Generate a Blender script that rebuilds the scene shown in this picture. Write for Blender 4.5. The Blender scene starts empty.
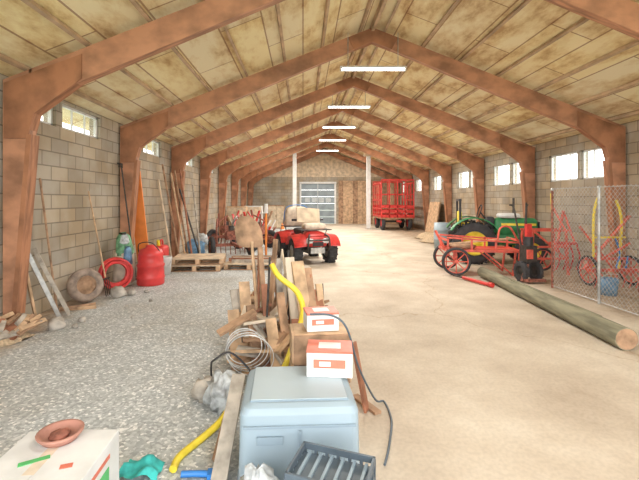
import bpy, math, random
from mathutils import Vector, Matrix, Euler
random.seed(7)
sc=bpy.context.scene
try:
    sc.view_settings.view_transform='Standard'
except Exception: pass

# ---------------------------------------------------------------- materials
MATS={}
def nt(name):
    m=bpy.data.materials.new(name); m.use_nodes=True
    n=m.node_tree.nodes; l=m.node_tree.links
    return m,n,l,n['Principled BSDF']
def M(name,c,rough=.6,metal=0,var=.25,scale=6,bump=0,stretch=(1,1,1),emit=0,dirt=None):
    if name in MATS: return MATS[name]
    m,n,l,p=nt(name)
    p.inputs['Roughness'].default_value=rough; p.inputs['Metallic'].default_value=metal
    tc=n.new('ShaderNodeTexCoord'); mp=n.new('ShaderNodeMapping'); mp.inputs['Scale'].default_value=stretch
    l.new(tc.outputs['Object'],mp.inputs[0])
    no=n.new('ShaderNodeTexNoise'); no.inputs['Scale'].default_value=scale; no.inputs['Detail'].default_value=5
    l.new(mp.outputs[0],no.inputs['Vector'])
    cr=n.new('ShaderNodeValToRGB')
    d=dirt if dirt else tuple(x*(1-var) for x in c)
    cr.color_ramp.elements[0].position=.35; cr.color_ramp.elements[1].position=.62
    cr.color_ramp.elements[0].color=(*d,1); cr.color_ramp.elements[1].color=(*[min(1,x*(1+var*.3)) for x in c],1)
    l.new(no.outputs['Fac'],cr.inputs[0]); l.new(cr.outputs[0],p.inputs['Base Color'])
    if bump:
        b=n.new('ShaderNodeBump'); b.inputs['Strength'].default_value=bump; b.inputs['Distance'].default_value=.02
        l.new(no.outputs['Fac'],b.inputs['Height']); l.new(b.outputs[0],p.inputs['Normal'])
    if emit:
        p.inputs['Emission Color'].default_value=(*c,1); p.inputs['Emission Strength'].default_value=emit
    MATS[name]=m; return m

def mat_block(axis):
    m,n,l,p=nt('concrete_block_'+axis); p.inputs['Roughness'].default_value=.9
    tc=n.new('ShaderNodeTexCoord'); s=n.new('ShaderNodeSeparateXYZ'); c=n.new('ShaderNodeCombineXYZ')
    l.new(tc.outputs['Object'],s.inputs[0]); l.new(s.outputs[axis],c.inputs[0]); l.new(s.outputs['Z'],c.inputs[1])
    b=n.new('ShaderNodeTexBrick'); b.inputs['Scale'].default_value=1
    b.inputs['Brick Width'].default_value=.42; b.inputs['Row Height'].default_value=.21
    b.inputs['Mortar Size'].default_value=.011; b.inputs['Mortar Smooth'].default_value=.3
    b.inputs['Color1'].default_value=(.54,.47,.37,1); b.inputs['Color2'].default_value=(.40,.38,.34,1); b.inputs['Mortar'].default_value=(.27,.24,.20,1)
    l.new(c.outputs[0],b.inputs['Vector'])
    no=n.new('ShaderNodeTexNoise'); no.inputs['Scale'].default_value=1.3; no.inputs['Detail'].default_value=6; l.new(tc.outputs['Object'],no.inputs['Vector'])
    cr=n.new('ShaderNodeValToRGB'); cr.color_ramp.elements[0].position=.35; cr.color_ramp.elements[1].position=.65
    cr.color_ramp.elements[0].color=(.74,.66,.55,1); cr.color_ramp.elements[1].color=(1.0,1,1,1); l.new(no.outputs['Fac'],cr.inputs[0])
    mx=n.new('ShaderNodeMix'); mx.data_type='RGBA'; mx.blend_type='MULTIPLY'; mx.inputs[0].default_value=1
    l.new(b.outputs['Color'],mx.inputs[6]); l.new(cr.outputs[0],mx.inputs[7]); l.new(mx.outputs[2],p.inputs['Base Color'])
    bp=n.new('ShaderNodeBump'); bp.inputs['Strength'].default_value=.5; bp.inputs['Distance'].default_value=.01; bp.invert=True
    l.new(b.outputs['Fac'],bp.inputs['Height']); l.new(bp.outputs[0],p.inputs['Normal'])
    return m
def mat_ceiling():
    m,n,l,p=nt('insulated_ceiling_board'); p.inputs['Roughness'].default_value=.8
    tc=n.new('ShaderNodeTexCoord'); s=n.new('ShaderNodeSeparateXYZ'); c=n.new('ShaderNodeCombineXYZ')
    l.new(tc.outputs['Object'],s.inputs[0]); l.new(s.outputs['Y'],c.inputs[0]); l.new(s.outputs['X'],c.inputs[1])
    b=n.new('ShaderNodeTexBrick'); b.inputs['Scale'].default_value=1; b.inputs['Brick Width'].default_value=2.4; b.inputs['Row Height'].default_value=.62
    b.inputs['Mortar Size'].default_value=.012
    b.inputs['Color1'].default_value=(.93,.82,.50,1); b.inputs['Color2'].default_value=(.84,.76,.56,1); b.inputs['Mortar'].default_value=(.46,.32,.20,1)
    l.new(c.outputs[0],b.inputs['Vector'])
    mp=n.new('ShaderNodeMapping'); mp.inputs['Scale'].default_value=(1.6,.6,1); l.new(tc.outputs['Object'],mp.inputs[0])
    no=n.new('ShaderNodeTexNoise'); no.inputs['Scale'].default_value=1.7; no.inputs['Detail'].default_value=8; no.inputs['Roughness'].default_value=.66
    l.new(mp.outputs[0],no.inputs['Vector'])
    cr=n.new('ShaderNodeValToRGB'); e=cr.color_ramp.elements
    e[0].position=.35; e[0].color=(.58,.42,.31,1); e[1].position=.57; e[1].color=(1,1,1,1)
    k=cr.color_ramp.elements.new(.46); k.color=(.86,.78,.66,1)
    l.new(no.outputs['Fac'],cr.inputs[0])
    mx=n.new('ShaderNodeMix'); mx.data_type='RGBA'; mx.blend_type='MULTIPLY'; mx.inputs[0].default_value=1
    l.new(b.outputs['Color'],mx.inputs[6]); l.new(cr.outputs[0],mx.inputs[7]); l.new(mx.outputs[2],p.inputs['Base Color'])
    return m
def mat_floor():
    m,n,l,p=nt('gravel_and_concrete_floor'); p.inputs['Roughness'].default_value=.75
    tc=n.new('ShaderNodeTexCoord'); s=n.new('ShaderNodeSeparateXYZ'); l.new(tc.outputs['Object'],s.inputs[0])
    def noise(sc_,det=5,rough=.5):
        q=n.new('ShaderNodeTexNoise'); q.inputs['Scale'].default_value=sc_; q.inputs['Detail'].default_value=det; q.inputs['Roughness'].default_value=rough
        l.new(tc.outputs['Object'],q.inputs['Vector']); return q
    def ramp(src,stops):
        r=n.new('ShaderNodeValToRGB'); e=r.color_ramp.elements
        e[0].position=stops[0][0]; e[0].color=(*stops[0][1],1); e[1].position=stops[-1][0]; e[1].color=(*stops[-1][1],1)
        for po,co in stops[1:-1]:
            k=e.new(po); k.color=(*co,1)
        l.new(src,r.inputs[0]); return r
    def mix(f,a,b,t='MIX'):
        x=n.new('ShaderNodeMix'); x.data_type='RGBA'; x.blend_type=t
        if isinstance(f,float): x.inputs[0].default_value=f
        else: l.new(f,x.inputs[0])
        l.new(a,x.inputs[6]); l.new(b,x.inputs[7]); return x.outputs[2]
    vo=n.new('ShaderNodeTexVoronoi'); vo.inputs['Scale'].default_value=52; l.new(tc.outputs['Object'],vo.inputs['Vector'])
    sep=n.new('ShaderNodeSeparateColor'); l.new(vo.outputs['Color'],sep.inputs[0])
    g=ramp(sep.outputs[0],[(0,(.36,.39,.41)),(.5,(.50,.535,.55)),(.85,(.64,.67,.685)),(1,(.95,.96,.96))])
    gl=ramp(noise(.9,5).outputs['Fac'],[(.33,(.84,.80,.75)),(.55,(1,1,1))])
    grav=mix(1.0,g.outputs[0],gl.outputs[0],'MULTIPLY')
    cn=ramp(noise(1.1,9,.62).outputs['Fac'],[(.3,(.44,.36,.28)),(.5,(.56,.48,.385)),(.68,(.66,.59,.49))])
    c2=ramp(noise(35,3).outputs['Fac'],[(.35,(.9,.9,.9)),(.6,(1,1,1))])
    conc=mix(1.0,cn.outputs[0],c2.outputs[0],'MULTIPLY')
    wv=n.new('ShaderNodeTexVoronoi'); wv.feature='DISTANCE_TO_EDGE'; wv.inputs['Scale'].default_value=.30
    ds=noise(1.6,4); ad=n.new('ShaderNodeMix'); ad.data_type='RGBA'; ad.blend_type='ADD'; ad.inputs[0].default_value=.9
    l.new(tc.outputs['Object'],ad.inputs[6]); l.new(ds.outputs['Color'],ad.inputs[7]); l.new(ad.outputs[2],wv.inputs['Vector'])
    ck=ramp(wv.outputs['Distance'],[(0,(.82,.75,.66)),(.005,(1,1,1))])
    conc=mix(1.0,conc,ck.outputs[0],'MULTIPLY')
    dirt=ramp(noise(7,7,.7).outputs['Fac'],[(.35,(.26,.19,.13)),(.65,(.55,.44,.33))])
    def sm(src,a,b):
        r=n.new('ShaderNodeMapRange'); r.inputs[1].default_value=a; r.inputs[2].default_value=b; l.new(src,r.inputs[0]); return r.outputs[0]
    ed=noise(2.2,5)
    def addn(src,amp):
        a=n.new('ShaderNodeMath'); a.operation='MULTIPLY_ADD'; a.inputs[1].default_value=amp; l.new(ed.outputs['Fac'],a.inputs[0]); l.new(src,a.inputs[2]); return a.outputs[0]
    f1=sm(addn(s.outputs['X'],.7),.1,.5)
    col=mix(f1,grav,conc)
    f2=sm(addn(s.outputs['X'],1.2),4.9,5.3)
    col=mix(f2,col,dirt.outputs[0])
    f3=sm(addn(s.outputs['X'],1.4),-2.35,-2.85)
    col=mix(f3,col,dirt.outputs[0])
    l.new(col,p.inputs['Base Color'])
    inv=n.new('ShaderNodeMath'); inv.operation='SUBTRACT'; inv.inputs[0].default_value=1; l.new(f1,inv.inputs[1])
    bp=n.new('ShaderNodeBump'); bp.inputs['Distance'].default_value=.008; l.new(inv.outputs[0],bp.inputs['Strength'])
    l.new(sep.outputs[1],bp.inputs['Height']); l.new(bp.outputs[0],p.inputs['Normal'])
    return m

wood_frame=M('frame_timber',(.52,.26,.155),.5,var=.42,scale=5,stretch=(.5,4,.7),bump=.1)
wood_gus=M('gusset_plywood',(.42,.19,.10),.6,var=.4,scale=5,stretch=(.6,4,.6))
wood_pale=M('pale_timber',(.70,.57,.42),.7,var=.3,scale=5)
purl=M('purlin_timber',(.58,.42,.28),.7,var=.35,scale=3)
wood_old=M('weathered_wood',(.42,.26,.16),.8,var=.45,scale=8,bump=.3)
wood_tan=M('tan_wood',(.62,.42,.26),.7,var=.35,scale=8)
wood_grey=M('grey_wood',(.46,.41,.35),.8,var=.4,scale=9,bump=.3)
wood_red=M('red_brown_wood',(.38,.16,.09),.7,var=.4,scale=8)
ply=M('plywood',(.70,.60,.48),.7,var=.2,scale=5)
steel=M('galvanised_steel',(.55,.56,.56),.4,.6,var=.3,scale=12)
iron=M('dark_iron',(.08,.075,.07),.5,.5,var=.4,scale=15)
rust=M('rusty_iron',(.36,.14,.10),.8,.2,var=.5,scale=20)
red=M('red_paint',(.66,.05,.045),.4,var=.3,scale=8)
redor=M('orange_red_paint',(.74,.13,.09),.45,var=.3,scale=8)
redpl=M('red_plastic',(.72,.06,.06),.4,var=.2,scale=4)
orange=M('orange_paint',(.85,.27,.06),.5,var=.15,scale=4)
green=M('tractor_green',(.04,.26,.10),.35,var=.3,scale=8)
yellow=M('yellow_paint',(.88,.70,.06),.4,var=.2,scale=8)
rubber=M('rubber',(.05,.05,.055),.85,var=.3,scale=10)
rubtan=M('dusty_rubber',(.36,.28,.23),.9,var=.35,scale=10)
black=M('black_plastic',(.035,.035,.04),.5,var=.3,scale=10)
white=M('white_paint',(.74,.75,.75),.5,var=.12,scale=6)
whitepl=M('white_plastic_film',(.60,.64,.67),.3,var=.5,scale=14,bump=.4)
bluegrey=M('blue_grey_plastic',(.32,.41,.48),.45,var=.08,scale=2)
bluegrey2=M('blue_grey_plastic_rim',(.26,.34,.41),.45,var=.08,scale=2)
bluetop=M('blue_grey_plastic_top',(.42,.51,.57),.4,var=.08,scale=2)
darkgrey=M('dark_grey_plastic',(.09,.12,.15),.5,var=.2,scale=5)
blue=M('blue_plastic',(.04,.24,.68),.4,var=.2,scale=5)
bluemute=M('faded_blue_plastic',(.16,.32,.52),.6,var=.4,scale=12)
teal=M('teal_cloth',(.05,.48,.46),.8,var=.4,scale=14)
greenb=M('green_label',(.10,.48,.16),.5,var=.2,scale=9)
greensack=M('green_woven_sack',(.20,.46,.26),.7,var=.5,scale=14,bump=.4)
redlab=M('red_label',(.72,.20,.13),.5,var=.2,scale=9)
terra=M('terracotta',(.45,.22,.17),.8,var=.25,scale=9)
tansack=M('tan_canvas',(.68,.58,.47),.8,var=.25,scale=8,bump=.3)
rock=M('stone',(.50,.46,.41),.9,var=.35,scale=9,bump=.5)
pole_m=M('treated_pole',(.27,.26,.18),.85,var=.4,scale=5,stretch=(3,.4,3),bump=.4)
tube_em=M('fluorescent_tube',(1,.98,.92),.4,var=0,emit=9)
straw=M('straw',(.58,.44,.29),.9,var=.4,scale=30,bump=.8)
doormat=M('blue_steel_door',(.27,.33,.37),.5,var=.2,scale=3)
doorgl=M('door_panel_pane',(.50,.55,.58),.3,var=.2,scale=3)
grass=M('outside_grass',(.45,.50,.40),.9,var=.3,scale=2)
rim_m=M('steel_rim',(.5,.5,.48),.4,.5,var=.2,scale=9)

# ---------------------------------------------------------------- mesh builder
class B:
    def __init__(s,name,loc=(0,0,0),rz=0):
        s.name=name; s.v=[]; s.f=[]; s.m=[]; s.mats=[]; s.sm=[]; s.loc=Vector(loc); s.rz=rz
    def mi(s,m):
        if m not in s.mats: s.mats.append(m)
        return s.mats.index(m)
    def add(s,vs,fs,m,smooth=False):
        o=len(s.v); s.v+= [tuple(v) for v in vs]; i=s.mi(m)
        for f in fs: s.f.append(tuple(a+o for a in f)); s.m.append(i); s.sm.append(smooth)
    def box(s,c,d,m,rot=(0,0,0),taper=1.0):
        R=Euler(rot).to_matrix(); c=Vector(c); vs=[]
        for z in(-1,1):
            t=taper if z>0 else 1
            for x,y in((-1,-1),(1,-1),(1,1),(-1,1)):
                vs.append(c+R@Vector((x*d[0]/2*t,y*d[1]/2*t,z*d[2]/2)))
        s.add(vs,[(3,2,1,0),(4,5,6,7),(0,1,5,4),(1,2,6,5),(2,3,7,6),(3,0,4,7)],m)
    def plank(s,p,q,w,t,m,roll=0):
        p=Vector(p); q=Vector(q); d=q-p; L=d.length; R=d.to_track_quat('Z','Y').to_matrix()@Matrix.Rotation(roll,3,'Z')
        vs=[]
        for z in(0,L):
            for x,y in((-1,-1),(1,-1),(1,1),(-1,1)): vs.append(p+R@Vector((x*w/2,y*t/2,z)))
        s.add(vs,[(3,2,1,0),(4,5,6,7),(0,1,5,4),(1,2,6,5),(2,3,7,6),(3,0,4,7)],m)
    def cyl(s,p,q,r,m,r2=None,n=16,cap=True):
        if r2 is None: r2=r
        p=Vector(p); q=Vector(q); R=(q-p).to_track_quat('Z','Y').to_matrix(); vs=[]
        for c,rr in((p,r),(q,r2)):
            for i in range(n):
                a=2*math.pi*i/n; vs.append(c+R@Vector((math.cos(a)*rr,math.sin(a)*rr,0)))
        s.add(vs,[(i,(i+1)%n,n+(i+1)%n,n+i) for i in range(n)],m,n>6)
        if cap: s.add(vs,[tuple(range(n-1,-1,-1)),tuple(range(n,2*n))],m)
    def lathe(s,c,prof,m,n=24,axis='Z'):
        c=Vector(c); vs=[]; k=len(prof)
        for r,z in prof:
            for i in range(n):
                a=2*math.pi*i/n; v=Vector((math.cos(a)*r,math.sin(a)*r,z))
                if axis=='X': v=Vector((v.z,v.x,v.y))
                if axis=='Y': v=Vector((v.x,v.z,v.y))
                vs.append(c+v)
        fs=[(j*n+i,j*n+(i+1)%n,(j+1)*n+(i+1)%n,(j+1)*n+i) for j in range(k-1) for i in range(n)]
        s.add(vs,fs,m,True)
    def tube(s,pts,r,m,n=8,smooth=True,closed=False):
        pts=[Vector(p) for p in pts]
        if smooth and len(pts)>2:
            out=[]; N=len(pts)
            rng=N if closed else N-1
            for i in range(rng):
                if closed: a,b,c,d=pts[(i-1)%N],pts[i],pts[(i+1)%N],pts[(i+2)%N]
                else: a,b,c,d=pts[max(i-1,0)],pts[i],pts[i+1],pts[min(i+2,N-1)]
                for k in range(6):
                    t=k/6; out.append(.5*((2*b)+(c-a)*t+(2*a-5*b+4*c-d)*t*t+(3*b-a-3*c+d)*t**3))
            if not closed: out.append(pts[-1])
            pts=out
        N=len(pts); vs=[]
        prev=None
        for i,p in enumerate(pts):
            if closed: d=pts[(i+1)%N]-pts[i-1]
            else: d=pts[min(i+1,N-1)]-pts[max(i-1,0)]
            d.normalize()
            if prev is None: u=d.orthogonal().normalized()
            else: u=(prev-d*prev.dot(d)).normalized()
            prev=u; w=d.cross(u)
            for k in range(n):
                a=2*math.pi*k/n; vs.append(p+u*math.cos(a)*r+w*math.sin(a)*r)
        rng=N if closed else N-1
        s.add(vs,[(i*n+k,i*n+(k+1)%n,((i+1)%N)*n+(k+1)%n,((i+1)%N)*n+k) for i in range(rng) for k in range(n)],m,True)
        if not closed: s.add(vs,[tuple(range(n-1,-1,-1)),tuple((N-1)*n+k for k in range(n))],m)
    def blob(s,c,d,m,noise=.12,n=14,k=9,flat=None,seed=0):
        rnd=random.Random(seed+int(abs(c[0])*100)); c=Vector(c); vs=[]
        for j in range(k+1):
            th=math.pi*j/k
            for i in range(n):
                a=2*math.pi*i/n; f=1+rnd.uniform(-noise,noise)
                if j in(0,k): f=1
                v=Vector((math.sin(th)*math.cos(a)*d[0]*f,math.sin(th)*math.sin(a)*d[1]*f,math.cos(th)*d[2]*f))
                if flat is not None: v.z=max(v.z,-flat)
                vs.append(c+v)
        s.add(vs,[(j*n+i,(j+1)*n+i,(j+1)*n+(i+1)%n,j*n+(i+1)%n) for j in range(k) for i in range(n)],m,True)
    def rbox(s,c,d,m,r=.05,rot=(0,0,0),taper=1.0):
        R=Euler(rot).to_matrix(); c=Vector(c); vs=[]; K=5
        lev=[(-.5,-r*.6),(-.5+r*.6/d[2],0),(.5-r/d[2],0),(.5-r*.3/d[2],-r*.35),(.5,-r)]
        ring=0
        for zf,ins in lev:
            t=1+(taper-1)*(zf+.5); hx=d[0]/2*t+ins; hy=d[1]/2*t+ins; pts=[]
            for cx,cy,a0 in((1,1,0),(-1,1,90),(-1,-1,180),(1,-1,270)):
                for q in range(K):
                    a=math.radians(a0+90*q/(K-1)); pts.append((cx*(hx-r)+math.cos(a)*r,cy*(hy-r)+math.sin(a)*r))
            ring=len(pts)
            for x,y in pts: vs.append(c+R@Vector((x,y,zf*d[2])))
        fs=[(j*ring+i,j*ring+(i+1)%ring,(j+1)*ring+(i+1)%ring,(j+1)*ring+i) for j in range(len(lev)-1) for i in range(ring)]
        s.add(vs,fs,m,True)
        L=len(lev)-1
        s.add(vs,[tuple(range(ring-1,-1,-1)),tuple(L*ring+i for i in range(ring))],m)
    def wheel(s,c,R,w,tm,rm,axis='X',lugs=0,rimf=.55,spokes=0):
        h=w/2
        prof=[(R*rimf,-h*.9),(R*.85,-h),(R*.97,-h*.75),(R,-h*.3),(R,h*.3),(R*.97,h*.75),(R*.85,h),(R*rimf,h*.9),(R*rimf,-h*.9)]
        if rimf>.8: prof=[(R*rimf,-h*.6),(R*.93,-h),(R,-h*.4),(R,h*.4),(R*.93,h),(R*rimf,h*.6),(R*rimf,-h*.6)]
        s.lathe(c,prof,tm,28,axis)
        if spokes:
            s.lathe(c,[(R*.12,-h),(R*.12,h),(.001,h)],rm,12,axis); s.lathe(c,[(.001,-h),(R*.12,-h)],rm,12,axis)
            for i in range(spokes):
                a=2*math.pi*i/spokes; v=(math.cos(a)*R*rimf,math.sin(a)*R*rimf)
                q=Vector(c)+(Vector((0,v[0],v[1])) if axis=='X' else Vector((v[0],0,v[1])))
                s.cyl(c,q,.012,rm,n=6)
            s.lathe(c,[(R*rimf,-h*.5),(R*rimf*.95,-h*.5),(R*rimf*.95,h*.5),(R*rimf,h*.5)],rm,24,axis)
        else:
            prof=[(0.001,-h*.35),(R*.25,-h*.45),(R*.3,-h*.2),(R*rimf*.85,-h*.25),(R*rimf,-h*.8),(R*rimf,h*.8),(R*rimf*.85,h*.25),(R*.3,h*.2),(R*.25,h*.45),(.001,h*.35)]
            s.lathe(c,prof,rm,20,axis)
        for i in range(lugs):
            a=2*math.pi*i/lugs
            for sd in(-1,1):
                aa=a+(math.pi/lugs if sd>0 else 0)
                v=Vector((math.cos(aa),math.sin(aa)))*R
                if axis=='X': cc=Vector(c)+Vector((sd*h*.45,v.x,v.y)); s.box(cc,(h*.9,R*.09,R*.12),tm,(aa+math.pi/2,0,0))
                else: cc=Vector(c)+Vector((v.x,sd*h*.45,v.y)); s.box(cc,(R*.12,h*.9,R*.09),tm,(0,-aa,0))
    def done(s,bevel=0):
        me=bpy.data.meshes.new(s.name)
        me.from_pydata(s.v,[],s.f)
        for m in s.mats: me.materials.append(m)
        for i,p in enumerate(me.polygons): p.material_index=s.m[i]; p.use_smooth=s.sm[i]
        me.update()
        o=bpy.data.objects.new(s.name,me); sc.collection.objects.link(o)
        o.location=s.loc; o.rotation_euler=(0,0,s.rz)
        if bevel:
            b=o.modifiers.new('bevel','BEVEL'); b.width=bevel; b.segments=2; b.limit_method='ANGLE'
        return o

# ---------------------------------------------------------------- shell
XL,XR,XC=-3.7,6.5,1.4; HW=5.1; YF,YB=-1.6,27.0; EAVE=3.15; RIDGE=5.15
frames=[4.95+3.13*k for k in range(-2,8)]
frames=[y for y in frames if y<YB]
mfloor=mat_floor(); mceil=mat_ceiling(); mbY=mat_block('Y'); mbX=mat_block('X')
b=B('floor'); b.box(((XL+XR)/2,(YF+YB)/2,-.1),(XR-XL+.4,YB-YF+.2,.2),mfloor); b.done()
b=B('outside_ground'); b.box((0,10,-.26),(160,160,.1),grass); b.done()
def zr(u): return RIDGE-(RIDGE-EAVE)*u/HW
b=B('ceiling')
for sg in(-1,1):
    e=HW+.5
    vs=[(XC,YF,RIDGE),(XC,YB+.2,RIDGE),(XC+sg*e,YB+.2,zr(e)),(XC+sg*e,YF,zr(e))]
    vs+=[(x,y,z+.12) for x,y,z in vs]
    b.add(vs,[(0,1,2,3),(7,6,5,4),(0,3,7,4),(1,5,6,2),(2,6,7,3)],mceil)
b.done()
def wall_side(name,x,th,wins,z0,z1):
    b=B(name); cx=x+th/2; t=abs(th); top=EAVE
    b.box((cx,(YF+YB)/2,z0/2),(t,YB-YF,z0),mbY)
    if top-z1>.01: b.box((cx,(YF+YB)/2,(z1+top)/2),(t,YB-YF,top-z1),mbY)
    ys=[YF]+[q for w in wins for q in w]+[YB]
    for i in range(0,len(ys),2):
        b.box((cx,(ys[i]+ys[i+1])/2,(z0+z1)/2),(t,ys[i+1]-ys[i],z1-z0),mbY)
    b.done()
glass,n_,l_,p_=nt('window_glass')
mixs=n_.new('ShaderNodeMixShader'); tr=n_.new('ShaderNodeBsdfTransparent'); mixs.inputs[0].default_value=.12
p_.inputs['Roughness'].default_value=.3; p_.inputs['Base Color'].default_value=(.8,.85,.85,1)
l_.new(tr.outputs[0],mixs.inputs[1]); l_.new(p_.outputs[0],mixs.inputs[2]); l_.new(mixs.outputs[0],n_['Material Output'].inputs['Surface'])
wR=[];wL=[]
for y in frames:
    if y+2.6<YB and y>-1.5:
        wR+= [(y+.25,y+1.30),(y+1.40,y+2.5)]
        wL+= [(y+.2,y+1.05),(y+1.2,y+2.35)]
wall_side('wall_right',XR,.2,wR,2.08,2.76)
wall_side('wall_left',XL,-.2,wL,2.70,3.1)
wn=0
for wins,x,z0,z1 in((wR,XR+.08,2.08,2.76),(wL,XL-.08,2.70,3.1)):
    for a,c in wins:
        wn+=1; b=B('window_%d'%wn); yc=(a+c)/2; zc=(z0+z1)/2; L=c-a; H=z1-z0
        for yy in(a+.02,c-.02): b.box((x,yy,zc),(.05,.04,H),white)
        for zz in(z0+.02,z1-.02): b.box((x,yc,zz),(.05,L,.04),white)
        for k in(1,2): b.box((x,a+L*k/3,zc),(.03,.014,H),white)
        b.box((x,yc,zc),(.006,L-.06,H-.06),glass)
        b.done()
b=B('wall_back')
dx0,dx1,dz=-.2,2.2,2.75
def quad(vs,m):
    n=len(vs)
    b.add(list(vs)+[(x,y+.2,z) for x,y,z in vs],[tuple(range(n)),tuple(range(2*n-1,n-1,-1))]+[(i,i+n,(i+1)%n+n,(i+1)%n) for i in range(n)],m)
quad([(XL,YB,0),(dx0,YB,0),(dx0,YB,3.15),(XL,YB,3.15)],mbX)
quad([(dx1,YB,0),(XR,YB,0),(XR,YB,3.15),(dx1,YB,3.15)],mbX)
quad([(dx0,YB,dz),(dx1,YB,dz),(dx1,YB,3.15),(dx0,YB,3.15)],mbX)
quad([(XL,YB,3.15),(XR,YB,3.15),(XC,YB,RIDGE)],wood_pale)
b.done()
b=B('door_1')
for k in range(6):
    b.box(((dx0+dx1)/2,YB+.08,.23+k*.455),(dx1-dx0-.1,.05,.44),doormat)
for k in range(4): b.box((dx0+.5+k*.47,YB+.045,1.6),(.33,.03,.3),doorgl)
b.box((XC-.4,YB+.03,1.37),(.06,.06,2.7),doorgl)
for x in(dx0+.03,dx1-.03): b.box((x,YB-.04,1.37),(.12,.07,2.72),white)
b.box(((dx0+dx1)/2,YB-.04,2.76),(2.5,.07,.12),white)
b.done()
b=B('trim_1')
for k in range(12): b.box((2.55+k*.325,YB-.03,1.45),(.315,.05,2.9),wood_tan if k%3 else wood_old)
b.done()
for y in frames:
    b=B('timber_portal_frame'); b.loc=Vector((XC,y,0))
    for sg in(-1,1):
        def poly(pts,t,m):
            n=len(pts); vs=[(sg*u,-t/2,z) for u,z in pts]+[(sg*u,t/2,z) for u,z in pts]
            b.add(vs,[tuple(range(n)),tuple(range(2*n-1,n-1,-1))]+[(i,i+n,(i+1)%n+n,(i+1)%n) for i in range(n)],m)
        poly([(0,zr(0)-.09),(4.75,zr(4.75)-.09),(4.75,zr(4.75)-.50),(0,zr(0)-.37)],.12,wood_frame)
        poly([(5.07,0.002),(4.93,0.002),(4.72,2.70),(4.72,zr(4.72)-.09),(5.07,zr(5.07)-.09)],.12,wood_frame)
        poly([(4.1,zr(4.1)-.16),(5.05,zr(5.05)-.14),(5.05,2.35),(4.77,2.35),(4.68,2.66),(4.1,zr(4.1)-.46)],.15,wood_gus)
        poly([(4.91,0.01),(4.71,2.4),(4.77,2.4),(4.97,0.01)],.16,wood_gus)
        poly([(0,zr(0)-.1),(.5,zr(.5)-.1),(.38,zr(.38)-.38),(0,zr(0)-.38)],.15,wood_gus)
    b.done()
b=B('roof_purlins')
for sg in(-1,1):
    for k in range(7):
        u=.25+k*.76; b.box((XC+sg*u,(YF+YB)/2,zr(u)-.045),(.045,YB-YF,.06),purl,(0,sg*math.atan(2/5.1),0))
b.box((XC,(YF+YB)/2,RIDGE-.09),(.06,YB-YF,.16),purl)
b.done()
for y,z in((1.8,4.35),(8.0,4.2),(12.2,4.42),(15.6,4.42),(19,4.42),(23,4.42)):
    b=B('fluorescent_light',(XC,y,z))
    b.box((0,0,.045),(1.32,.11,.04),white)
    for s_ in(-1,1): b.cyl((-.62,s_*.028,.008),(.62,s_*.028,.008),.013,tube_em,n=8)
    for s_ in(-1,1):
        b.box((s_*.64,0,.01),(.03,.10,.05),white)
        b.cyl((s_*.5,0,.06),(s_*.5,0,zr(.5)-z-.01),.008,steel,n=6)
    b.done()
for x,y in((-.45,21.5),(3.6,22.0)):
    b=B('support_post',(x,y,0)); h=zr(abs(x-XC))-.1
    b.box((0,0,h/2),(.2,.2,h),white); b.box((0,0,.03),(.32,.32,.06),rock); b.box((0,0,h-.1),(.5,.22,.18),wood_pale); b.done()

# ---------------------------------------------------------------- foreground
b=B('cardboard_carton',(-1.14,1.82,0),.04)
b.box((0,0,.22),(.44,.38,.44),white)
for s_ in(-1,1): b.box((s_*.11,0,.4425),(.218,.38,.005),white,(0,s_*.02,0))
b.box((-.02,.02,.4465),(.05,.33,.002),tansack)
b.box((-.05,-.05,.447),(.12,.03,.003),greenb,(0,0,.5)); b.box((.11,-.09,.447),(.05,.03,.003),redlab,(0,0,.3))
b.box((.2215,-.02,.3),(.003,.18,.07),greenb); b.box((.2215,-.02,.38),(.003,.2,.02),redlab)
b.box((0,-.1905,.28),(.25,.003,.1),greenb)
b.done(.004)
b=B('terracotta_saucer',(-1.17,1.93,.4485))
b.lathe((0,0,0),[(.001,0),(.075,0),(.1,.03),(.103,.04),(.09,.04),(.08,.03),(.07,.012),(.001,.012)],terra)
b.blob((0,0,.02),(.045,.045,.018),rust,.2)
b.done()
b=B('plastic_storage_tub',(-.03,2.40,0),.05)
b.rbox((0,0,.27),(.66,.56,.46),bluegrey,.045,taper=.97)
b.rbox((0,0,.035),(.70,.60,.07),bluegrey2,.045)
b.box((0,.01,.502),(.54,.44,.008),bluegrey2); b.box((0,.01,.506),(.53,.43,.008),bluetop)
b.box((0,-.283,.40),(.60,.012,.012),bluegrey2); b.box((0,-.284,.25),(.012,.01,.26),bluegrey2); b.box((-.16,-.284,.33),(.14,.014,.04),bluegrey2)
for s_ in(-1,1): b.rbox((s_*.325,0,.24),(.02,.2,.18),bluegrey2,.008)
b.done(.006)
def carton(name,loc,rz,d,top,side):
    b=B(name,loc,rz); b.box((0,0,d[2]/2),d,side)
    b.box((0,0,d[2]+.004),(d[0]*1.02,d[1]*1.02,.014),top)
    b.box((0,0,d[2]+.012),(d[0]*.5,d[1]*.5,.003),white)
    b.box((0,-d[1]/2-.001,d[2]*.55),(d[0]*.7,.003,d[2]*.35),redlab)
    b.box((-d[0]*.1,-d[1]/2-.003,d[2]*.55),(d[0]*.25,.003,d[2]*.2),white)
    b.done(.003)
carton('shoe_box',(.17,2.55,.512),-.08,(.28,.2,.15),redlab,white)
carton('parts_box',(.13,2.95,.66),.15,(.23,.18,.12),redlab,white)
b=B('wooden_crate',(.12,2.95,0),.1)
for z in(.08,.22,.36,.5,.60):
    for s_ in(-1,1): b.box((0,s_*.14,z),(.4,.02,.1),wood_old)
    for s_ in(-1,1): b.box((s_*.2,0,z),(.02,.28,.1),wood_tan)
b.box((0,0,.03),(.38,.26,.03),wood_old); b.box((0,0,.645),(.38,.26,.02),wood_tan)
b.done()
b=B('plastic_crate',(.13,1.83,0),-.35)
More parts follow.
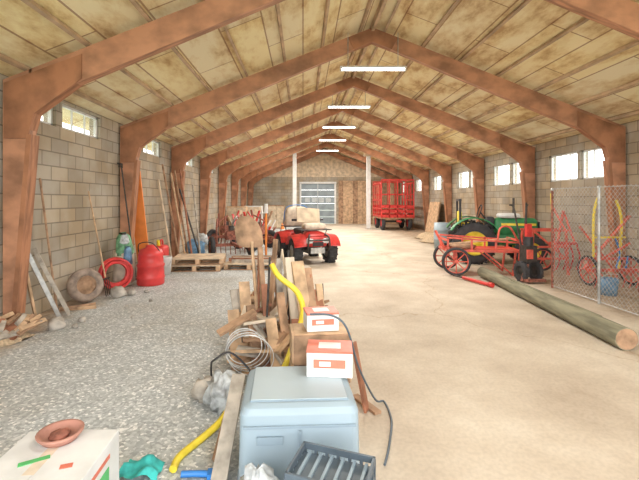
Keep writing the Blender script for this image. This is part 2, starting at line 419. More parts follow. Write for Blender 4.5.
for s_ in(-1,1):
    for z in(.03,.12,.21,.3,.375): 
        b.box((0,s_*.12,z),(.36,.012,.035 if z<.37 else .03),darkgrey); b.box((s_*.175,0,z),(.012,.24,.035 if z<.37 else .03),darkgrey)
    for k in range(7): b.box((-.17+k*.0567,s_*.12,.19),(.014,.014,.38),darkgrey)
    for k in range(5): b.box((s_*.175,-.115+k*.0575,.19),(.014,.014,.38),darkgrey)
b.box((0,0,.34),(.345,.235,.008),darkgrey)
for k in range(6): b.box((-.14+k*.056,0,.35),(.014,.23,.012),bluegrey2)
b.box((0,0,.012),(.34,.23,.015),darkgrey)
b.done()
b=B('plastic_bag',(-.22,1.93,0)); b.blob((0,0,.13),(.11,.08,.17),whitepl,.22,flat=.13,n=20,k=12); b.done()
b=B('crumpled_plastic_sheet',(-.62,3.10,0)); b.blob((0,0,.1),(.12,.14,.15),whitepl,.3,flat=.1,n=20,k=12); b.blob((-.16,.12,.06),(.1,.1,.10),rock,.25,flat=.06); b.done()
b=B('yellow_hose'); b.tube([(-.52,2.85,.12),(-.58,2.76,.06),(-.66,2.66,.025),(-.72,2.54,.025),(-.76,2.44,.025),(-.76,2.34,.025)],.024,yellow); b.done()
b=B('blue_hand_tool',(-.6,2.30,0),.1); b.tube([(-.10,0,.03),(0,.01,.02),(.06,0,.02)],.018,blue); b.box((.08,0,.02),(.06,.06,.03),blue); b.done()
b=B('teal_rag',(-.94,2.34,0))
N=14; vs=[]; rr=random.Random(3)
for i in range(N):
    for j in range(N):
        x=(i/(N-1)-.5)*.22; y=(j/(N-1)-.5)*.18; d=math.hypot(x/.12,y/.1)
        vs.append((x+rr.uniform(-.006,.006),y+rr.uniform(-.006,.006),max(.004,.055*(1-d*d*.6)+.018*math.sin(40*x+9*y)+.015*math.sin(55*y-20*x)+.01)))
b.add(vs,[(i*N+j,(i+1)*N+j,(i+1)*N+j+1,i*N+j+1) for i in range(N-1) for j in range(N-1)],teal,True); b.done()
b=B('loose_boards')
b.plank((-.47,2.2,.02),(-.44,2.75,.40),.09,.02,wood_grey); b.plank((-.52,2.4,.02),(-.49,2.9,.25),.08,.02,wood_old,1.2)
b.done()
b=B('broken_plank'); b.plank((.48,3.02,.01),(.39,3.08,.50),.09,.02,wood_red,.2); b.plank((.56,2.98,.012),(.42,3.25,.012),.06,.02,wood_old,0); b.done()
b=B('electrical_cable'); b.tube([(.05,2.80,.80),(.2,2.77,.80),(.30,2.74,.72),(.40,2.86,.40),(.55,3.05,.08),(.64,3.15,.012),(.64,2.9,.012),(.585,2.68,.012),(.535,2.52,.012),(.49,2.40,.012)],.008,darkgrey,6); b.done()

b=B('scrap_lumber_pile')
rnd=random.Random(5)
woods=[wood_old,wood_tan,wood_grey,wood_red,ply,wood_old,wood_tan]
for k in range(120):
    y=rnd.uniform(3.5,5.0); x=rnd.uniform(-.62,.22); z=.04+rnd.random()*.48
    a=rnd.uniform(0,math.pi); L=rnd.uniform(.2,.5); w=rnd.uniform(.04,.12)
    dz_=rnd.uniform(-.03,.16)
    b.plank((x-math.cos(a)*L/2,y-math.sin(a)*L/2,max(.02,z-dz_)),(x+math.cos(a)*L/2,y+math.sin(a)*L/2,z+dz_),w,.025,rnd.choice(woods),rnd.uniform(-.4,.4))
for (x0,y0,x1,y1,z1,w,m) in [(-.34,3.9,-.44,4.1,1.12,.05,wood_old),(-.2,4.0,-.26,4.1,1.0,.07,wood_grey),(-.36,4.0,-.28,4.1,1.2,.05,wood_old),
    (-.03,3.8,-.14,4.05,1.02,.10,ply),(.10,3.75,-.06,4.05,.98,.13,wood_tan),(.16,3.7,.04,4.1,.9,.09,wood_old),(.24,3.8,.16,4.1,.74,.07,wood_tan),(.27,3.6,.14,4.1,.68,.08,wood_red),
    (-.55,3.9,-.72,4.2,.66,.10,wood_grey),(-.5,3.8,-.62,4.2,.74,.11,wood_tan),(-.6,3.7,-.7,4.0,.5,.11,wood_tan),(-.3,3.7,-.38,3.9,.78,.06,wood_red),(-.1,3.5,-.22,3.8,.72,.08,wood_old),(.18,3.4,.10,3.7,.62,.1,wood_old),(-.45,4.4,-.15,4.7,.8,.12,ply),
    (-.4,3.6,-.5,3.8,.6,.09,wood_old),(-.2,3.4,-.30,3.7,.5,.1,wood_tan),(.28,3.5,.22,3.9,.5,.12,wood_old),(0,3.4,-.05,3.7,.5,.12,wood_red)]:
    b.plank((x0,y0,.02),(x1,y1,z1),w,.022,m,rnd.uniform(-.15,.15))
for k in range(16):      # thin stakes and handles fanned through the pile
    x=rnd.uniform(-.5,.25); y=rnd.uniform(3.6,4.5); h=rnd.uniform(.6,1.12)
    b.cyl((x,y,.02),(x+rnd.uniform(-.22,.16),y+rnd.uniform(0,.3),h),rnd.uniform(.009,.016),rnd.choice([wood_old,wood_tan,wood_red,wood_grey,wood_pale,iron]),n=7)
b.box((-.08,4.12,.72),(.26,.02,.42),ply,(-.1,.12,0))
for k in range(7):
    b.plank((-.60+.12*k,4.3+.05*k,.3),(-.62+.13*k,4.45,.62+.12*math.sin(k*2)),.025,.025,[white,steel,wood_pale,rust,bluemute,wood_tan,darkgrey][k])
b.done()
b=B('spade')
b.cyl((-.42,3.95,.05),(-.54,4.22,1.16),.018,wood_tan,n=10)
vs=[]
for j,(hw,z) in enumerate([(.10,0),(.14,.03),(.145,.16),(.12,.26),(.05,.33)]):
    for i in range(5):
        f=(i-2)/2; vs.append(Vector((-.54,4.2,1.1))+Vector((f*hw-.02*j,.03*f*f+.012*j,z)))
b.add(vs,[(j*5+i,j*5+i+1,(j+1)*5+i+1,(j+1)*5+i) for j in range(4) for i in range(4)],wood_old,True)
b.add([v+Vector((0,.006,0)) for v in vs],[(j*5+i,(j+1)*5+i,(j+1)*5+i+1,j*5+i+1) for j in range(4) for i in range(4)],rust,True)
b.done()
b=B('corrugated_yellow_pipe'); b.tube([(-.29,3.72,1.0),(-.22,3.66,.9),(-.06,3.6,.78),(0,3.50,.64),(-.04,3.34,.5),(-.1,3.28,.36),(-.16,3.24,.22)],.026,yellow); b.done()
b=B('blue_spray_bottle',(-.02,3.17,.38)); b.lathe((0,0,0),[(.001,0),(.032,0),(.034,.13),(.028,.16),(.012,.18),(.012,.2),(.001,.2)],blue,16); b.box((0,-.01,.215),(.03,.06,.03),blue); b.box((0,.0,-.19),(.10,.10,.38),wood_old); b.done()
b=B('wire_coil')
for k in range(5):
    R=.15+.012*k; c=Vector((-.50+.015*k,3.40-.015*k,.36-.015*k)); pts=[]
    for i in range(14):
        a=2*math.pi*i/14; pts.append(c+Vector((R*math.cos(a),.04*math.sin(a+k),R*.9*math.sin(a))))
    b.tube(pts,.004,steel if k%2 else white,5,closed=True)
b.done()
b=B('black_power_cord'); b.tube([(-.80,3.5,.02),(-.78,3.4,.2),(-.72,3.25,.3),(-.6,3.28,.35),(-.45,3.28,.22),(-.3,3.1,.1),(-.25,3.0,.02)],.009,black,6); b.done()

# ---------------------------------------------------------------- left wall items
def tw(b,c,R,w,tm,rm,rot,lugs=0):
    s0=len(b.v); b.wheel((0,0,0),R,w,tm,rm,'X',lugs)
    for i in range(s0,len(b.v)): b.v[i]=tuple(rot@Vector(b.v[i])+Vector(c))
b=B('old_tire',(-3.40,6.25,0))
tw(b,(0,0,.27),.26,.15,rubtan,wood_old,Matrix.Rotation(-.75,3,'Z')@Matrix.Rotation(-.2,3,'Y')); b.done()
b=B('brushwood_heap')
b.blob((-3.5,4.58,0),(.16,.24,.18),straw,.3,flat=0); b.blob((-3.38,4.6,0),(.2,.22,.08),straw,.3,flat=0,seed=3)
for k in range(34):
    y=4.35+rnd.random()*.42; x=-3.6+rnd.random()*.42; z=.03+rnd.random()*.16; a=rnd.uniform(.8,2.2); L=rnd.uniform(.15,.35)
    b.plank((x,y,z),(max(-3.66,x+math.cos(a)*L),min(4.83,y+math.sin(a)*L),z+rnd.uniform(-.01,.08)),.05,.03,rnd.choice([wood_old,wood_grey,wood_red,wood_tan]),rnd.random())
b.done()
def rocks(name,lst,m=rock):
    b=B(name)
    for i,(x,y,r) in enumerate(lst): b.blob((x,y,r*.55),(r,r*.8,r*.75),m,.2,flat=r*.55,n=10,k=7,seed=i)
    b.done()
rocks('loose_stones',[(-3.05,4.95,.11),(-2.9,5.25,.05),(-2.85,5.0,.04)]); rocks('loose_stones',[(-3.05,6.60,.13),(-2.88,6.72,.07)]); rocks('loose_stones',[(-2.7,6.9,.04),(-2.4,6.3,.03),(-2.6,5.9,.035),(-2.3,5.4,.03)])
b=B('leaning_fence_posts')
b.plank((-3.30,5.42,.01),(-3.61,5.15,1.05),.055,.05,steel); b.plank((-3.24,5.55,.01),(-3.6,5.35,.95),.06,.05,wood_grey); b.plank((-3.5,5.25,.01),(-3.63,5.08,1.25),.05,.03,wood_tan)
b.done()
b=B('scrap_laths'); b.plank((-3.5,5.75,.02),(-3.05,5.9,.02),.05,.02,wood_tan,math.pi/2); b.plank((-3.45,5.68,.045),(-3.1,5.98,.045),.05,.02,wood_old,math.pi/2); b.done()
b=B('long_pole'); b.cyl((-3.45,5.62,.01),(-3.63,5.52,1.9),.014,wood_old,n=8); b.done()
b=B('metal_rake'); b.cyl((-3.3,7.92,.01),(-3.6,7.92,2.3),.014,iron,n=8); b.box((-3.62,7.9,2.32),(.03,.18,.02),iron)
for k in range(5): b.box((-3.6,7.82+k*.04,2.28),(.01,.01,.08),iron)
b.done()
b=B('pitchfork'); b.cyl((-3.32,6.72,.30),(-3.62,6.75,1.75),.013,wood_tan,n=8); b.box((-3.31,6.72,.28),(.03,.2,.02),iron)
for k in range(4): b.plank((-3.31,6.63+k*.06,.28),(-3.26,6.63+k*.06,.0),.01,.01,iron)
b.done()
b=B('coiled_red_hose',(-3.36,7.1,0))
for k in range(9):
    R=.26-.025*(k%4); c=Vector((.03*(k//2)-.06,0,0)); pts=[]
    for i in range(16):
        a=2*math.pi*i/16+k; v=Vector((0.012*math.sin(3*a),R*math.cos(a),R*math.sin(a))); v=Matrix.Rotation(-.18,3,'Y')@v; pts.append(Matrix.Rotation(-.9,3,'Z')@(v+c)+Vector((0.04,0,.30)))
    b.tube(pts,.018,redpl,6,closed=True)
b.done()
b=B('feed_sack',(-3.38,7.56,0))
b.rbox((0,0,.34),(.34,.36,.68),tansack,.08,taper=.85); b.rbox((.0,0,.76),(.32,.36,.46),greensack,.09,taper=.65,rot=(.08,-.1,.2)); b.rbox((.12,-.12,.56),(.14,.2,.36),bluemute,.05,taper=.7); b.rbox((.05,-.1,.88),(.18,.14,.2),whitepl,.05,taper=.6)
b.done()
b=B('red_plastic_barrel',(-2.9,7.62,0))
b.lathe((0,0,0),[(.001,0),(.235,0),(.25,.02),(.25,.12),(.26,.14),(.25,.16),(.24,.33),(.255,.35),(.255,.38),(.235,.40),(.225,.55),(.235,.57),(.22,.60),(.20,.66),(.1,.70),(.09,.74),(.001,.75)],redpl,28)
b.tube([(-.22,0,.56),(-.15,-.18,.78),(.1,-.2,.8),(.22,0,.56)],.01,iron,6)
b.done()
b=B('orange_board'); b.plank((-3.33,8.45,.01),(-3.57,8.45,2.2),.04,.26,orange); b.done()
b=B('leaning_poles')
for (x,y,x2,y2,z,m) in [(-2.9,9.95,-3.4,10.3,2.3,wood_tan),(-2.75,10.0,-3.2,10.4,2.4,wood_red),(-3.0,10.5,-3.5,10.9,2.4,wood_old),(-2.7,10.6,-3.3,10.7,1.9,iron),(-3.25,9.95,-3.58,9.9,2.1,wood_pale),(-3.1,10.1,-3.55,10.1,2.5,wood_old),(-2.6,10.2,-2.95,10.7,2.0,wood_grey)]:
    b.cyl((x,y,.01),(x2,y2,z),.025,m,n=8)
b.done()
b=B('red_fuel_can',(-3.3,9.25,0)); b.rbox((0,0,.28),(.3,.4,.55),redpl,.06); b.cyl((0,-.1,.55),(0,-.15,.68),.035,yellow); b.tube([(0,0,.55),(0,.02,.66),(0,.14,.66),(0,.16,.55)],.02,redpl); b.done()
b=B('paint_bucket',(-3.0,8.62,.0)); b.lathe((0,0,0),[(.001,0),(.14,0),(.17,.36),(.175,.38),(.16,.38),(.15,.3),(.001,.3)],white,20); b.tube([(-.17,0,.34),(-.12,-.1,.2),(.12,-.1,.2),(.17,0,.34)],.006,steel,6); b.done()
b=B('blue_tarp_bundle',(-3.15,11.75,0)); b.blob((0,0,.2),(.3,.3,.25),bluemute,.2,flat=.2); b.blob((.15,.1,.4),(.2,.2,.2),whitepl,.2); b.done()
def pallet(name,loc,rz,L=1.15,D=.9):
    b=B(name,loc,rz)
    for k in range(7): b.box((0,-D/2+.06+k*(D-.12)/6,.13),(L,.1,.02),wood_pale)
    for k in range(3): b.box((-L/2+.05+k*(L-.1)/2,0,.07),(.09,D,.1),wood_tan)
    for k in range(3): b.box((0,-D/2+.06+k*(D-.12)/2,.01),(L,.1,.02),wood_old)
    b.done()
pallet('wooden_pallet',(-2.45,9.35,0),.05); pallet('wooden_pallet',(-1.22,9.55,0),-.04); pallet('wooden_pallet',(-2.42,9.4,.145),.12)
b=B('board_stack',(-1.25,9.6,.158))
for k in range(9): b.plank((-.5+rnd.random()*.1,-.3+k*.07,.02+.03*(k%2)),(.45+rnd.random()*.1,-.3+k*.07+rnd.uniform(-.04,.04),.02+.03*(k%2)),.08,.025,rnd.choice(woods),math.pi/2)
b.done()
def hayrake(name,loc,rz,c1):
    b=B(name,loc,rz)
    b.wheel((-.55,0,.3),.3,.12,rubber,c1,'X'); b.wheel((.55,0,.3),.3,.12,rubber,c1,'X')
    b.box((0,0,.35),(1.1,.08,.08),c1); b.box((0,.3,.55),(.9,.06,.06),c1); b.box((0,-.5,.4),(.07,1.1,.07),c1)
    b.tube([(-.4,0,.35),(-.4,.1,.8),(-.3,.5,1.05)],.025,c1); b.tube([(.4,0,.35),(.4,.1,.85),(.3,.5,1.1)],.025,c1)
    b.box((0,.05,.62),(.3,.25,.25),c1); b.cyl((0,.05,.74),(0,.05,.88),.08,iron); b.cyl((-.2,-.1,.7),(-.2,-.1,1.15),.03,c1)
    for k in range(8):
        x=-.5+k*.14; b.tube([(x,.3,.55),(x,.42,.3),(x,.36,.03)],.012,rust,5)
    b.done()
hayrake('hay_tedder',(-2.0,11.2,0),.4,rust); hayrake('hay_tedder',(-2.6,13.4,0),-.5,rust); hayrake('rotary_tiller',(-1.35,12.9,0),1.1,rust)
b=B('scrap_wood_and_metal_heap')
for k in range(80):
    a=rnd.uniform(0,6.28); x=-2.3+rnd.uniform(-.7,1.0); y=15.9+rnd.uniform(-.9,1.0); z=rnd.uniform(.05,1.0); L=rnd.uniform(.3,.8)
    b.plank((x,y,max(.03,z*.5)),(max(-3.6,x+math.cos(a)*L*.6),y+math.sin(a)*L*.6,z+.2),.08,.04,rnd.choice([rust,wood_tan,wood_old,red,steel,wood_pale,white]))
b.done()
for (x,y,c) in ((-3.1,18.9,wood_tan),(-2.5,20.2,white),(-1.5,22.6,wood_old)):
    b=B('storage_cabinet',(x,y,0)); b.box((0,0,.65),(.9,.5,1.3),c); b.box((-.22,-.26,.65),(.42,.02,1.2),wood_pale); b.box((.22,-.26,.65),(.42,.02,1.2),wood_pale); b.box((-.04,-.28,.7),(.02,.03,.15),iron); b.box((.04,-.28,.7),(.02,.03,.15),iron); b.done(.01)
b=B('traffic_cone',(-.75,14.6,0)); b.box((0,0,.02),(.4,.4,.04),orange); b.lathe((0,0,.04),[(.15,0),(.1,.3),(.07,.5)],orange); b.lathe((0,0,.04),[(.107,.3),(.075,.5)],white); b.lathe((0,0,.04),[(.07,.5),(.03,.72),(.001,.72)],orange); b.done()
b=B('orange_marker_pole',(-.98,10.6,0)); b.cyl((0,0,0),(0,0,1.25),.03,orange,n=10); b.cyl((0,0,1.25),(0,0,1.5),.06,white,.05); b.box((0,0,.02),(.3,.3,.04),iron); b.done()

# ---------------------------------------------------------------- ATV
b=B('atv_quad_bike',(.05,10.75,0),.32)
for sx in(-1,1):
    b.wheel((sx*.46,-.62,.31),.31,.24,rubber,rim_m,'X',14); b.wheel((sx*.46,.62,.32),.32,.26,rubber,rim_m,'X',14)
    b.cyl((0,-.62,.33),(sx*.42,-.62,.31),.035,iron); b.cyl((0,.62,.33),(sx*.42,.62,.32),.045,iron)
    for yy,L in((-.62,.42),(.62,.45)):
        pts=[]; 
        for i in range(9):
            a=math.radians(20+140*i/8); pts.append((math.cos(a)*L,math.sin(a)*.40))
        vs=[(sx*.28,yy+py,.34+pz*.98) for py,pz in pts]+[(sx*.6,yy+py,.32+pz*.92) for py,pz in pts]+[(sx*.28,yy+py,.37+pz) for py,pz in pts]+[(sx*.6,yy+py,.35+pz*.92) for py,pz in pts]
        b.add(vs,[(i,i+1,9+i+1,9+i) for i in range(8)]+[(18+i,27+i,27+i+1,18+i+1) for i in range(8)]+[(9+i,10+i,28+i,27+i) for i in range(8)],red,True)
    b.rbox((sx*.2,-.98,.60),(.18,.07,.14),white,.03)
    b.tube([(sx*.25,-.95,.35),(sx*.28,-1.08,.45),(sx*.26,-1.08,.68),(sx*.2,-.95,.75)],.022,iron)
    b.tube([(0,-.35,.95),(sx*.12,-.33,1.08),(sx*.4,-.22,1.08)],.018,iron); b.cyl((sx*.3,-.26,1.08),(sx*.43,-.2,1.08),.028,black)
b.rbox((0,-.68,.70),(.6,.6,.24),red,.1,taper=.8); b.rbox((0,-.93,.58),(.5,.16,.26),red,.06); b.box((0,-1.015,.52),(.28,.02,.1),black); b.box((0,-.99,.36),(.36,.04,.14),steel)
b.rbox((0,0,.38),(.36,1.3,.26),black,.06); b.rbox((0,.25,.74),(.32,.75,.18),black,.07); b.rbox((0,-.35,.84),(.22,.3,.24),red,.06,taper=.7)
b.rbox((0,.68,.68),(.62,.45,.14),red,.06)
for (y0,y1) in((-.95,-.5),(.5,.98)):
    for k in range(5): yy=y0+(y1-y0)*k/4; b.cyl((-.38,yy,.86),(.38,yy,.86),.012,iron,n=6)
    for sx in(-1,1): b.cyl((sx*.38,y0,.86),(sx*.38,y1,.86),.012,iron,n=6); b.cyl((sx*.3,(y0+y1)/2,.7),(sx*.34,(y0+y1)/2,.86),.012,iron,n=6)
b.cyl((-.28,-1.09,.62),(.28,-1.09,.62),.022,iron)
b.rbox((-.02,.70,1.14),(.78,.46,.54),tansack,.10,taper=.75); b.rbox((.0,-.70,.94),(.56,.36,.15),tansack,.06)
b.box((-.05,-.42,1.20),(.62,.03,.40),wood_pale,(-.35,.08,0)); b.tube([(-.39,.7,.9),(-.3,.7,1.40),(.28,.7,1.40),(.38,.7,.9)],.01,blue,6)
b.done()

# ---------------------------------------------------------------- right side
b=B('treated_utility_pole'); b.cyl((3.44,4.25,.12),(3.72,8.3,.11),.12,pole_m,.105,n=20); b.cyl((3.4396,4.246,.12),(3.44,4.251,.12),.112,wood_old,n=20)
b.plank((3.49,4.7,.23),(3.6,6.9,.222),.05,.02,pole_m)
b.done()
b=B('chain_link_fence')
fx=4.55; y0,y1,H=4.2,7.3,1.8
sp=.08
k=-H
while k<(y1-y0):
    t0=max(0,-k); t1=min(H,(y1-y0)-k)
    if t1>t0:
        b.cyl((fx,y0+k+t0,t0+.02),(fx,y0+k+t1,t1+.02),.003,steel,n=3,cap=False)
        b.cyl((fx+.004,y1-k-t0,t0+.02),(fx+.004,y1-k-t1,t1+.02),.003,steel,n=3,cap=False)
    k+=sp
for yy in(4.25,6.15,7.3): b.cyl((fx,yy,0),(fx,yy,H+.0),.02,rust if yy>7 else steel,n=12); b.lathe((fx,yy,H),[(.024,-.03),(.024,.01),(.001,.03)],steel,12)
b.cyl((fx,y0,H+.0),(fx,y1,H+.0),.006,steel,n=6); b.cyl((fx,y0,.04),(fx,y1,.04),.006,steel,n=6)
b.done()
b=B('red_utility_cart',(3.86,8.8,0),-.12)
for sy in(-1,1):
    b.wheel((-.58,sy*.44,.30),.30,.07,rubber,redor,'Y',rimf=.82,spokes=8)
    b.box((.0,sy*.36,.52),(1.5,.04,.05),redor); b.plank((-.75,sy*.36,.80),(.75,sy*.36,.70),.035,.035,redor)
    for k in range(4): b.box((-.73+k*.487,sy*.36,.645),(.035,.035,.24),redor)
b.cyl((-.58,-.44,.30),(-.58,.44,.30),.022,iron); b.box((-.58,-.3,.40),(.06,.04,.22),redor); b.box((-.58,.3,.40),(.06,.04,.22),redor)
for sx in(-1,1): b.box((sx*.75,0,.52),(.04,.76,.05),redor); b.box((sx*.75,0,.74),(.04,.76,.04),redor)
b.box((0,0,.51),(1.48,.7,.02),redor)
for sy in(-1,1): b.plank((.66,sy*.3,.50),(.6,sy*.3,.0),.035,.035,redor); b.plank((.6,sy*.3,.02),(.05,sy*.3,.48),.03,.03,redor)
b.plank((-.75,-.2,.52),(-.92,0,.92),.04,.04,redor); b.tube([(.3,-.3,.74),(.35,-.3,1.0),(.55,-.28,1.02),(.7,-.3,.74)],.02,redor)
b.blob((-.35,0,.58),(.28,.22,.08),wood_old,.2); b.plank((-.6,.1,.62),(.6,-.2,.78),.1,.03,wood_tan)
b.done()
b=B('red_implement_frame',(5.25,8.72,0),.0)
for sx in(-1,1):
    b.plank((sx*.4,-.2,0),(sx*.35,-.2,.95),.04,.04,redor); b.plank((sx*.4,.3,0),(sx*.35,.2,.95),.04,.04,redor); b.box((sx*.37,0,.6),(.04,.5,.04),redor)
for z in(.35,.6,.95): b.box((0,-.2,z),(.8,.04,.04),redor)
b.box((0,.2,.95),(.8,.04,.04),redor); b.plank((-.35,-.2,.95),(.35,-.2,.35),.035,.035,redor); b.plank((.35,-.2,.95),(.1,-.1,1.5),.035,.035,redor)
b.wheel((0,.05,.3),.25,.08,rubber,redor,'Y',rimf=.82,spokes=6)
b.done()
b=B('walk_behind_mower',(4.42,7.85,0),.1)
b.box((0,0,.55),(.22,.22,.32),iron); b.cyl((0,0,.70),(0,0,.88),.09,black); b.wheel((-.15,0,.2),.2,.08,rubber,iron,'X',10); b.wheel((.15,0,.2),.2,.08,rubber,iron,'X',10)
b.tube([(-.08,.1,.7),(-.1,.2,1.1),(-.14,.25,1.45),(-.2,.3,1.5)],.018,iron); b.tube([(.08,.1,.7),(.1,.2,1.1),(.14,.25,1.45),(.2,.3,1.5)],.018,iron)
b.box((0,.0,1.0),(.10,.08,.26),red); b.box((0,-.2,.06),(.4,.08,.05),rust); b.cyl((0,.1,.9),(.03,.1,1.55),.018,iron); b.box((-.05,-.12,.55),(.12,.03,.18),redor)
b.plank((-.05,-.05,.35),(-.2,-.1,.03),.05,.04,rust)
b.done()
b=B('red_jack_handle'); b.cyl((3.2,8.0,.05),(3.42,7.35,.045),.032,red,n=10); b.cyl((3.1,8.25,.05),(3.2,8.0,.05),.02,iron); b.cyl((3.42,7.35,.05),(3.45,7.27,.05),.045,red,n=10); b.done()
b=B('farm_tractor',(4.95,10.4,0),math.radians(-14))
for sy in(-1,1):
    b.wheel((-.55,sy*.52,.52),.52,.26,rubber,yellow,'Y',18,.58); b.wheel((.75,sy*.48,.36),.36,.17,rubber,yellow,'Y',14,.58)
    pts=[(math.cos(math.radians(30+120*i/8))*.62,math.sin(math.radians(30+120*i/8))*.62) for i in range(9)]
    vs=[(-.55+x,sy*.36,.52+z) for x,z in pts]+[(-.55+x,sy*.68,.52+z) for x,z in pts]+[(-.55+x*1.04,sy*.36,.52+z*1.04) for x,z in pts]+[(-.55+x*1.04,sy*.68,.52+z*1.04) for x,z in pts]
    b.add(vs,[(i,i+1,10+i,9+i) for i in range(8)]+[(18+i,27+i,28+i,19+i) for i in range(8)]+[(9+i,10+i,28+i,27+i) for i in range(8)],green,True)
    b.cyl((.75,0,.38),(.75,sy*.42,.36),.04,green); b.cyl((-.55,0,.52),(-.55,sy*.45,.52),.08,green)
    b.box((.55,sy*.18,.98),(.8,.01,.06),yellow)
    b.tube([(-.85,sy*.3,.9),(-.85,sy*.3,1.6)],.028,black)
b.box((-.85,0,1.6),(.06,.66,.06),black)
b.rbox((.5,0,.92),(1.05,.35,.44),green,.07,taper=.94); b.box((1.03,0,.87),(.02,.3,.36),black); b.box((1.04,.1,.98),(.02,.07,.07),white); b.box((1.04,-.1,.98),(.02,.07,.07),white)
b.rbox((.1,0,.6),(1.7,.3,.3),green,.05); b.rbox((-.1,0,1.0),(.2,.32,.34),black,.04)
b.cyl((-.2,0,1.12),(-.32,0,1.29),.02,black); b.tube([Vector((-.34,0,1.30))+Vector((.05*math.cos(a),.2*math.sin(a),.17*math.cos(a))) for a in [2*math.pi*i/12 for i in range(12)]],.014,black,closed=True)
b.rbox((-.65,0,.96),(.36,.4,.1),yellow,.04); b.rbox((-.83,0,1.14),(.08,.4,.34),yellow,.03); b.cyl((.5,.1,1.08),(.5,.1,1.65),.028,iron); b.box((-.3,0,.62),(.35,.9,.03),black)
b.rbox((.35,0,1.20),(.5,.42,.12),white,.05)
b.done()
b=B('grey_plastic_barrel',(4.6,13.2,0)); b.lathe((0,0,0),[(.001,0),(.26,0),(.27,.3),(.28,.31),(.27,.33),(.27,.6),(.28,.61),(.27,.63),(.26,.85),(.001,.85)],bluegrey); b.done()
b=B('yellow_hay_rake',(5.75,7.5,0))
b.tube([(-.3,0,.35),(-.3,0,1.3),(-.22,0,1.65)],.022,yellow); b.tube([(.25,.1,.3),(.3,.1,1.2),(.2,.1,1.6)],.022,yellow); b.box((0,0,.9),(.6,.03,.03),yellow); b.box((0,0,.5),(.9,.05,.05),redor); b.box((0,-.2,.32),(1.1,.05,.05),redor)
b.plank((-.45,.05,.3),(.45,.1,1.3),.04,.03,redor); b.plank((.1,.05,.3),(-.5,.1,1.1),.03,.03,redor); b.plank((-.5,-.1,.35),(.3,-.1,.8),.03,.03,redor)
for sx in(-1,1): b.wheel((sx*.4,0,.28),.28,.06,rubber,redor,'X',rimf=.82,spokes=8)
for k in range(9): b.tube([(-.5+k*.125,-.2,.32),(-.5+k*.125,-.35,.2),(-.5+k*.125,-.3,.02)],.01,redor,5)
b.tube([(.1,0,.9),(.15,-.05,.6),(.05,-.1,.35),(.2,-.1,.3),(.3,-.05,.55)],.015,blue,6)
b.done()
hayrake('wheel_cultivator',(5.6,5.7,0),.3,rust)
b=B('garden_cultivator',(6.02,9.15,0)); b.box((0,0,.6),(.5,.05,.05),red); b.box((0,.2,.6),(.5,.05,.05),red); b.box((-.2,.1,.6),(.05,.2,.05),red); b.box((.2,.1,.6),(.05,.2,.05),red)
for k in range(4): b.tube([(-.22+k*.15,0,.6),(-.22+k*.15,-.12,.3),(-.22+k*.15,.0,.01)],.02,red,6)
b.plank((-.2,0,.6),(0,.1,1.35),.04,.04,redor); b.plank((.2,0,.6),(0,.1,1.35),.04,.04,redor); b.plank((-.2,.15,.6),(-.25,.15,1.75),.03,.03,yellow)
b.done()
b=B('blue_bucket',(5.15,6.75,0)); b.lathe((0,0,0),[(.001,0),(.12,0),(.15,.28),(.135,.28),(.11,.05),(.001,.05)],bluemute,18); b.tube([(-.14,0,.27),(-.1,-.1,.36),(.1,-.1,.36),(.14,0,.27)],.006,steel,6); b.done()
b=B('white_bucket',(4.95,5.0,0)); b.lathe((0,0,0),[(.001,0),(.14,0),(.17,.36),(.155,.36),(.13,.05),(.001,.05)],white,18); b.tube([(-.16,0,.34),(-.1,-.1,.46),(.1,-.1,.46),(.16,0,.34)],.006,steel,6); b.done()
b=B('slatted_hay_wagon',(4.95,22.15,0),.0)
for sx in(-1,1):
    for sy in(-1,1): b.wheel((sx*.7,sy*.8,.38),.38,.2,rubber,red,'X')
    for z in(.75,1.15,1.6,2.5): b.box((sx*.85,0,z),(.05,2.4,.08),red)
    for k in range(5): b.box((sx*.85,-1.2+k*.6,1.6),(.06,.06,1.9),red)
for sy in(-1,1):
    for z in(.75,1.0,1.25): b.box((0,sy*1.2,z),(1.7,.05,.14),red)
    for k in range(5): b.box((-.85+k*.425,sy*1.2,1.65),(.05,.05,2.0),red)
    b.box((0,sy*1.2,2.65),(1.7,.06,.08),red); b.box((0,sy*1.2,1.9),(1.7,.05,.05),red)
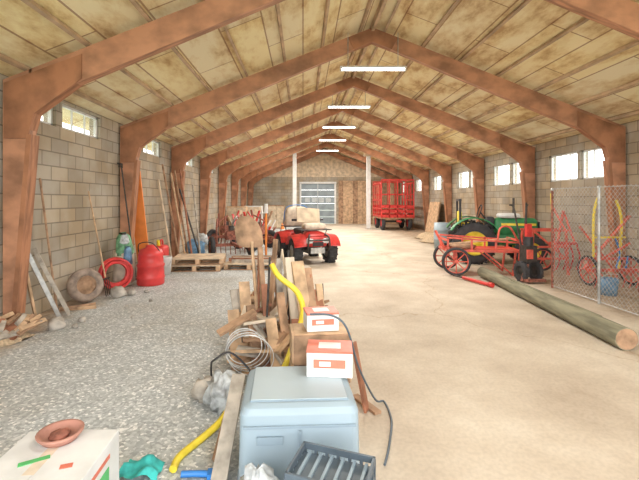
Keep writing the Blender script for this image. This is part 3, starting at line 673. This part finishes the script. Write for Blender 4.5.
b.box((0,0,.65),(1.7,2.4,.1),wood_old); b.box((0,0,.42),(1.4,.1,.1),iron); b.box((0,-1.5,.5),(.1,.7,.08),red)
b.done()
b=B('plywood_sheet_stack',(6.2,19.0,0))
for k in range(4): b.box((-.05*k,-.1*k,.765),(.03,1.4,1.5),[wood_tan,ply,wood_old,wood_tan][k],(0,.16,0))
b.done()
b=B('hay_heap')
for i,(x,y,r,h) in enumerate([(5.5,15.9,.65,.3),(5.3,16.6,.6,.25),(5.1,15.2,.6,.15)]): b.blob((x,y,0),(r,r*1.1,h),straw,.15,flat=0,seed=i)
b.done()
b=B('stacked_crates',(5.9,12.6,0))
for z in(0,.36):
    for s_ in(-1,1):
        for k in range(3): b.box((0,s_*.25,z+.06+k*.11),(.6,.02,.09),wood_tan); b.box((s_*.3,0,z+.06+k*.11),(.02,.5,.09),wood_old)
    b.box((0,0,z+.02),(.58,.48,.02),wood_old)
b.done()

# ---------------------------------------------------------------- light
w=bpy.data.worlds.new('World'); sc.world=w; w.use_nodes=True
bg=w.node_tree.nodes['Background']; bg.inputs[0].default_value=(.985,.985,.97,1); bg.inputs[1].default_value=5.2
def area(loc,size,e,rot,col=(1,.95,.87)):
    L=bpy.data.lights.new('fluorescent_lamp','AREA'); L.shape='RECTANGLE'; L.size=size[0]; L.size_y=size[1]; L.energy=e; L.color=col
    o=bpy.data.objects.new('fluorescent_lamp',L); o.location=loc; o.rotation_euler=rot; sc.collection.objects.link(o)
for y,z,e in((1.8,4.28,70),(8.0,4.12,170),(12.2,4.35,200),(15.6,4.35,210),(19,4.35,230),(23,4.35,240)): area((XC,y,z),(1.3,.1),e,(0,0,0))

# ---------------------------------------------------------------- camera
cd=bpy.data.cameras.new('camera'); cam=bpy.data.objects.new('camera',cd); sc.collection.objects.link(cam)
cam.location=(0,0,1.6); cam.rotation_euler=(math.radians(90),0,0)
cd.sensor_width=36; cd.lens=400/639*36; cd.shift_x=16.5/639; cd.shift_y=-40/639; cd.clip_start=.05
sc.camera=cam
